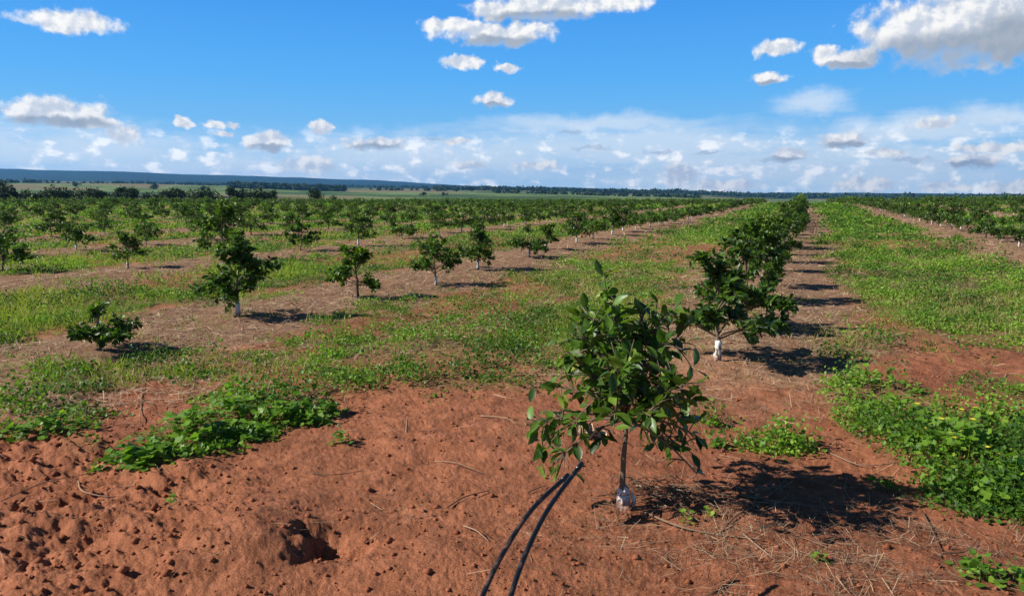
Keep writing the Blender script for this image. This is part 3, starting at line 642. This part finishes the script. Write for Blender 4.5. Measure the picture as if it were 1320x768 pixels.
def grass():
    g = np.random.default_rng(22); b = Bag()
    x, y, r = cand_pts(90000, 4.5, 150, g); G = green(x, y); isr = x > rowcurve(y)
    d = fbm(x*.4, y*.4, 331, 3); u = x-rowcurve(y)+1.0
    tall = sm(d, .42, .58)
    k = g.random(len(x)) < np.maximum(G, .06*sm(r, 6, 9))*(.25+.75*tall)*np.where(isr, .6, .95)*sm(r+(x > -2)*1.5, 7.0, 10.5); x, y, r, tall, u = x[k], y[k], r[k], tall[k], u[k]; n = len(x); z = height(x, y)
    m = 7; N_ = n*m; X = np.repeat(x, m); Y = np.repeat(y, m); Rr = np.repeat(r, m)
    sp = np.repeat(.05*(1+r/30), m); P = np.c_[X+g.normal(size=N_)*sp, Y+g.normal(size=N_)*sp, np.repeat(z, m)-.01]
    L = np.repeat(g.uniform(.07, .20, n)*(.6+.5*tall)*np.where(u < -8.5, 1.1, .8), m)*g.uniform(.6, 1.2, N_)
    U_ = nrm(g.normal(size=(N_, 3))*np.array([.55, .55, .1])+np.array([0, 0, 1.]))
    yel = np.repeat(fbm(x*.3, y*.3, 341, 3), m)
    scat(b, T_BL, P, U_, rdir(g, N_), L, np.clip((yel-.22)*1.3+g.normal(.1, .18, N_), 0, 1), np.maximum(.55, Rr*.04))
    # dry upright stems among the weeds on the strip left of the hose row
    o = b.mesh('field_grass', M_GRASS, smooth=False); tag(o, 'yellow-green grass growing between the tree rows', 'grass', kind='stuff')
def litter():
    g = np.random.default_rng(23); b = Bag()
    x, y, r = cand_pts(230000, 3.2, 90, g); s = straw(x, y); G = green(x, y)
    bx = bumpf(x, y, p1[0]+.75, p1[1]-.1, .75)+.6*bumpf(x, y, p1[0]+1.8, p1[1]+.3, 1.1)+.5*bumpf(x, y, *pix(1000, 520)[:2], 1.2)
    dr = .55*(x < rowcurve(y)-1.5)*(x > -7.5)*sm(r, 6.5, 8)*sm(fbm(x*.8, y*.8, 351, 3), .4, .6)
    pr = np.maximum(np.maximum(s*(.35+.6*sm(fbm(x*1.2, y*1.2, 353, 3), .4, .6)), np.minimum(bx*.4, .36)), np.maximum(dr, .02*(r > 4)+.07*(x > -1.1)*sm(fbm(x*2.2, y*2.2, 355, 3), .45, .6)))*(.25+1.1*sm(fbm(x*3.3, y*3.3, 357, 3), .4, .6))
    k = g.random(len(x)) < pr; x, y, r = x[k], y[k], r[k]; n = len(x)
    P = np.c_[x, y, height(x, y)+.006+g.random(n)*.022]
    U_ = np.c_[g.normal(size=(n, 2)), g.normal(size=n)*.16]; L = np.minimum(g.gamma(2.4, .036, n)+.03, .26)*(1+r/45)
    wd = np.maximum(g.uniform(.5, 1.1, n)*.10/np.maximum(L, .05)*.9, r*.0011/np.maximum(L, .05)*18*.5)
    scat(b, T_ST, P, U_, nrm(np.array([0, 0, 1.])+g.normal(size=(n, 3))*.3), L, np.clip(g.normal(.5, .26, n)-.28*(1-sm(r, 5, 8)), 0, 1), wd*np.where(r < 7, .8, 1.25))
    o = b.mesh('straw_litter', M_STRAW, smooth=False); tag(o, 'dry straw and dead stems mulching the soil under the tree rows', 'straw', kind='stuff')
def clods():
    g = np.random.default_rng(24); b = Bag()
    x, y, r = cand_pts(60000, 2.9, 14, g); q = sm(-(x+.35*y), 1.5, 2.2)*(1-sm(y+x*.2, 2.9, 3.8))
    k = g.random(len(x)) < (.10+.06*q)*(1-.7*green(x, y)); x, y, r, q = x[k], y[k], r[k], q[k]; n = len(x)
    s = np.minimum(g.gamma(1.6, .0038, n)+.0025, .028)*(1+.5*q)
    t = np.array([[1, 0, 0], [0, 1, 0], [-1, 0, 0], [0, -1, 0], [0, 0, .8], [0, 0, -.8], [.6, .6, .35], [-.6, .6, .3]])[:6]
    F = [(0, 1, 4), (1, 2, 4), (2, 3, 4), (3, 0, 4), (1, 0, 5), (2, 1, 5), (3, 2, 5), (0, 3, 5)]
    V = t[None]*s[:, None, None]*g.uniform(.6, 1.3, (n, 6, 3)); a = g.uniform(0, 6.28, n); ca, sa = np.cos(a)[:, None], np.sin(a)[:, None]
    V = np.stack([V[..., 0]*ca-V[..., 1]*sa, V[..., 0]*sa+V[..., 1]*ca, V[..., 2]], -1)+np.c_[x, y, height(x, y)+s*.3][:, None]
    fl = np.array(F).ravel(); b.add(V.reshape(-1, 3), (fl[None]+np.arange(n)[:, None]*6).ravel(), np.full(n*8, 3), np.repeat(g.random(n), 6))
    o = b.mesh('soil_crumbs', M_CLOD, smooth=True); tag(o, 'small red soil crumbs strewn over the bare ground', 'soil', kind='stuff')
weeds(); grass(); litter(); clods()
# ---------------------------------------------------------------- broad-leaved vine weeds, each clump a plant of its own
def vine(name, px, py, w, d, n, label, flowers=0, hmax=.17, ls=.05, seed=0, group=None, cat='weed'):
    g = np.random.default_rng(seed+400); p = pix(px, py); cx, cy = p[0], p[1]; cz = gz(cx, cy)
    b = Bag(); st = b; q = g.normal(size=(n, 2))*.5; q = q[(q**2).sum(1) < 1.25]; tq = fbm(cx+q[:, 0]*w*3+9, cy+q[:, 1]*d*3, 77+seed, 3); q = q[(tq > .43) | (g.random(len(q)) < .25) | (w < .2)]; n = len(q)
    dx = q[:, 0]*w; dy = q[:, 1]*d; x = cx+dx*r0[0]+dy*f0[0]; y = cy+dx*r0[1]+dy*f0[1]
    zc = height(x, y); env = np.clip(1.1-(q**2).sum(1), .15, 1)*(.25+1.5*sm(fbm(x*4.5, y*4.5, 7, 3), .35, .65))
    hz = hmax*env*g.uniform(.35, 1., n)
    P = np.c_[x-cx, y-cy, zc-cz+hz+.012]
    U_ = np.c_[g.normal(size=(n, 2)), g.normal(size=n)*.15]
    s = ls*1.15*g.uniform(.4, 1.35, n)
    scat(b, T_RND, P, U_, nrm(np.array([-.15, -.1, 1.])+g.normal(size=(n, 3))*.38), s, np.clip(g.normal(.47, .18, n), 0, 1))
    e = bpy.data.objects.new(name, None); COL.objects.link(e); e.location = (cx, cy, cz); e.empty_display_size = .1
    tag(e, label, cat, group)
    for i in range(0, n, 3):
        a = np.array([P[i][0]*.92, P[i][1]*.92, 0]); a[2] = gz(cx+a[0], cy+a[1])-cz-.01
        tube(st, [a, (a+P[i])/2+np.array([.004, 0, .01]), P[i]], [.002, .0017, .0013], 4, .6, False)
    b.mesh('foliage', M_WEED, e, smooth=True)
    if flowers:
        for i in range(flowers):
            j = g.integers(0, n); c = P[j]+np.array([0, 0, .04]); f = Bag(); m = 7; a = np.arange(m)*2*math.pi/m
            scat(f, T_Q, np.repeat(c[None], m, 0), np.c_[np.cos(a), np.sin(a), np.full(m, .35)], np.tile([0, 0, 1.], (m, 1)), .026, g.random(m), 2.)
            f.mesh('flower', M_PETAL, e)
    return e
VG = 'broad-leaved weed clumps on the bare soil'
vine('vine_weed', 185, 594, .34, .22, 330, 'bright vine weed clump at the lower left end of the big green patch', 0, .12, .05, 1, VG)
vine('vine_weed', 262, 568, .5, .36, 560, 'leafy vine weed mound left of centre in the big green patch on bare soil', 0, .13, .05, 2, VG)
vine('vine_weed', 330, 545, .5, .40, 600, 'tallest leafy vine weed mound in the middle of the big green patch', 0, .16, .05, 3, VG)
vine('vine_weed', 400, 538, .30, .28, 300, 'vine weed clump at the right end of the big green patch', 0, .15, .05, 4, VG)
vine('vine_weed', 60, 558, .40, .25, 230, 'thin vine weed clump beside the wheel marks at the left edge', 0, .10, .045, 5, VG)
vine('vine_weed', 320, 517, .5, .3, 300, 'vine weed clump along the back of the big green patch', 0, .14, .045, 6, VG)
vine('vine_weed', 1290, 632, .42, .42, 430, 'large round-leaved weed clump against the right edge of the picture', 2, .15, .055, 7, VG)
vine('vine_weed', 1225, 585, .46, .46, 470, 'bright round-leaved weed clump with yellow flowers right of the tree shadow', 7, .14, .05, 8, VG)
vine('vine_weed', 1165, 540, .5, .5, 420, 'bushy green weed clump behind the tip of the first tree shadow', 2, .13, .042, 9, VG)
vine('vine_weed', 1130, 500, .5, .4, 300, 'low green weed clump in front of the red bare patch on the right', 0, .15, .04, 10, VG)
vine('vine_weed', 1300, 550, .45, .4, 280, 'weed clump behind the large round-leaved clump at the right edge', 3, .13, .05, 11, VG)
vine('vine_weed', 995, 577, .28, .16, 220, 'small fine-leaved weed tuft between the first tree and its shadow', 0, .09, .028, 12, VG)
SG = 'small seedlings on the bare soil'
for i, (px, py, w, n, lab) in enumerate([(222, 650, .045, 9, 'tiny bright green seedling alone on the smooth red soil at lower left'), (441, 572, .08, 18, 'small leafy seedling just right of the big green patch'),
        (884, 673, .05, 8, 'small seedling among dry roots right of the first tree foot'), (918, 548, .10, 26, 'pale green seedling behind the drooping right branch of the first tree'),
        (926, 577, .07, 18, 'pale green seedling under the drooping right branch of the first tree'), (1140, 628, .10, 20, 'broad-leaved seedling standing inside the first tree shadow'),
        (1262, 742, .13, 34, 'bright seedling near the bottom right corner'), (1308, 752, .09, 20, 'bright seedling in the bottom right corner'), (915, 665, .05, 8, 'tiny seedling beside dry roots left of the tree shadow'),
        (715, 560, .06, 14, 'small seedling under the drooping left branch of the first tree'), (1060, 725, .04, 7, 'tiny seedling on the bare soil below the tree shadow'), (1185, 505, .1, 30, 'small seedling tuft in front of the red bare patch')]):
    vine('weed_seedling', px, py, w, w, n*2, lab, 0, .05, .032 if n > 10 else .026, 20+i, SG, 'seedling')
# ---------------------------------------------------------------- hoses
def bez(p, n=40):
    p = np.array(p, float); t = np.linspace(0, 1, n)[:, None]; m = len(p)-1
    return sum(math.comb(m, i)*(1-t)**(m-i)*t**i*p[i] for i in range(m+1))
def cr(pts, n=14):
    P = np.array(pts, float); P = np.r_[[2*P[0]-P[1]], P, [2*P[-1]-P[-2]]]; o = []
    for i in range(1, len(P)-2):
        for t in np.linspace(0, 1, n, endpoint=False):
            o.append(.5*((2*P[i])+(-P[i-1]+P[i+1])*t+(2*P[i-1]-5*P[i]+4*P[i+1]-P[i+2])*t*t+(-P[i-1]+3*P[i]-3*P[i+1]+P[i+2])*t**3))
    return np.array(o+[P[-2]])
def hose(label, pts, r, name='irrigation_hose'):
    pts = cr(pts); o0 = np.array([pts[0][0], pts[0][1], 0]); o0[2] = gz(*o0[:2])
    e = bpy.data.objects.new(name, None); COL.objects.link(e); e.location = o0; tag(e, label, 'hose', 'black hoses in the foreground')
    b = Bag(); tube(b, pts-o0, r, 12, 0., False); b.mesh('tube', M_HOSE, e)
    c = Bag(); d = nrm(pts[-1]-pts[-3]); tube(c, [pts[-1]-o0-d*.05, pts[-1]-o0, pts[-1]-o0+d*.003], [r*1.14, r*1.14, r*.8], 12, 0.); c.mesh('end_plug', M_HOSE, e)
def hp(px, py, z): return pix(px, py, z)
def gp(px, py, z=0): p = pix(px, py); return np.array([p[0], p[1], gz(p[0], p[1])+z])
def hpath(lst, z0_, z1_, head):
    ys = [q[1] for q in lst]; return head+[hp(a, b, z0_+(z1_-z0_)*((768-b)/(768-ys[-1])) if b <= 768 else z0_-(b-768)/62*.07) for a, b in lst]
hose('right black hose, its cut tip rising highest beside the first tree', hpath([(645, 830), (658.5, 768), (680, 708), (709, 652), (750, 597)], .40, .68, [(-1.02, 1.3, -.03)]), .0105)
hose('left black hose bending over to end behind the right one', hpath([(604, 830), (622, 768), (650, 710), (686, 656), (732, 612)], .36, .59, [(-1.2, 1.3, -.03)]), .0105)
# ---------------------------------------------------------------- sticks, roots, stones
def stick(name, label, pts, r, mat=None, tint=.6, cat='stick', group='dry sticks lying on the red soil'):
    pts = cr(pts, 6); b = Bag(); o0 = pts[0].copy(); tube(b, pts-o0, np.linspace(r, r*.5, len(pts)), 6, tint)
    o = b.mesh(name, mat or M_WOOD); o.location = o0; tag(o, label, cat, group); return o
def g3(px, py, z=.008): return gp(px, py, z)
stick('wooden_stake', 'short split wooden peg standing askew in the soil before the weeds', [gp(524, 558, -.02), gp(524, 558, .06)+r0*.004, gp(524, 558, .13)+r0*.012], .011, tint=.95, cat='stake', group=None)
for pts, r, lab, ti in [([(598, 682), (615, 696), (630, 710)], .005, 'thin curved pale stick left of the hoses', .9), ([(576, 656), (600, 643), (630, 633)], .005, 'dark straight stick above the pale one, left of the hoses', .1),
        ([(680, 634), (695, 628), (706, 622)], .004, 'short dark twig just left of the hose tips', .1), ([(560, 590), (590, 600), (625, 610)], .004, 'thin pale twig behind the dark straight stick', .8),
        ([(820, 625), (870, 632), (930, 650), (990, 655)], .008, 'long curved dry root leading right from the first tree foot', .8), ([(830, 660), (880, 682), (930, 690), (985, 700)], .007, 'long dry root in front of the first tree foot', .7),
        ([(925, 690), (950, 670), (985, 650), (1015, 620)], .007, 'dry branch bending up into the tree shadow', .5), ([(770, 648), (800, 655), (850, 660)], .005, 'dark twig lying across the first tree foot', .1),
        ([(950, 640), (1010, 655), (1075, 660)], .006, 'dry stalk crossing the first tree shadow', .7), ([(955, 690), (975, 706), (1000, 722)], .006, 'short pale stalk at the lower edge of the tree shadow', .9),
        ([(1190, 660), (1205, 690), (1212, 720)], .005, 'thin stalk below the shadow tip at right', .3), ([(1215, 712), (1245, 708), (1262, 690)], .005, 'forked dark twig near the right edge', .1),
        ([(620, 535), (650, 540), (665, 548)], .006, 'pale stalk left of the first tree under its drooping branch', .9), ([(100, 610), (108, 632), (150, 634), (172, 618)], .006, 'bent pale stalk beside the wheel marks', .9),
        ([(0, 640), (60, 622), (150, 600)], .004, 'long thin dry stem over the wheel marks', .5), ([(400, 610), (430, 614), (470, 604)], .004, 'dark thin twig in front of the big green patch', .1),
        ([(180, 548), (184, 500), (186, 480)], .004, 'dry stem left in the strip behind the green patch', .8), ([(1070, 585), (1110, 600), (1160, 596)], .006, 'dry stalk at the back of the tree shadow', .8)]:
    q = [g3(*p) for p in pts]
    for i, p in enumerate(q): p[2] += .012*(i % 2)
    stick('dry_stick', lab, q, r, tint=ti)
def husk():                                          # curled dead leaf clump under the left branch
    g = np.random.default_rng(6); c = gp(757, 566, 0); b = Bag(); n = 9
    scat(b, T_CIT, np.c_[g.normal(size=(n, 2))*.035, g.uniform(.01, .05, n)], rdir(g, n, .3), rdir(g, n, .5), .12, np.clip(g.normal(.75, .2, n), 0, 1), 1.5)
    o = b.mesh('dead_leaves', M_STRAW, smooth=False); o.location = c; tag(o, 'curled grey dead leaves heaped under the left branch of the first tree', 'dead leaves')
husk()
def roots():                                         # tangle of dry fibres right of the tree foot
    g = np.random.default_rng(8); b = Bag(); c = gp(870, 640, 0)
    for i in range(70):
        a = g.uniform(0, 6.28); L = g.uniform(.1, .3); p = np.array([g.normal()*.16, g.normal()*.10, g.uniform(.0, .05)]); d = np.array([math.cos(a), math.sin(a)*.5, g.uniform(-.05, .25)])
        tube(b, cr([p, p+d*L*.5+np.array([0, 0, .02]), p+d*L+np.array([0, 0, -.03*g.random()])], 4), np.linspace(.0035, .0015, 9), 4, g.random(), False)
    o = b.mesh('root_tangle', M_WOOD); o.location = c; tag(o, 'tangle of dry brown roots right of the first tree foot', 'roots', kind='stuff')
roots()
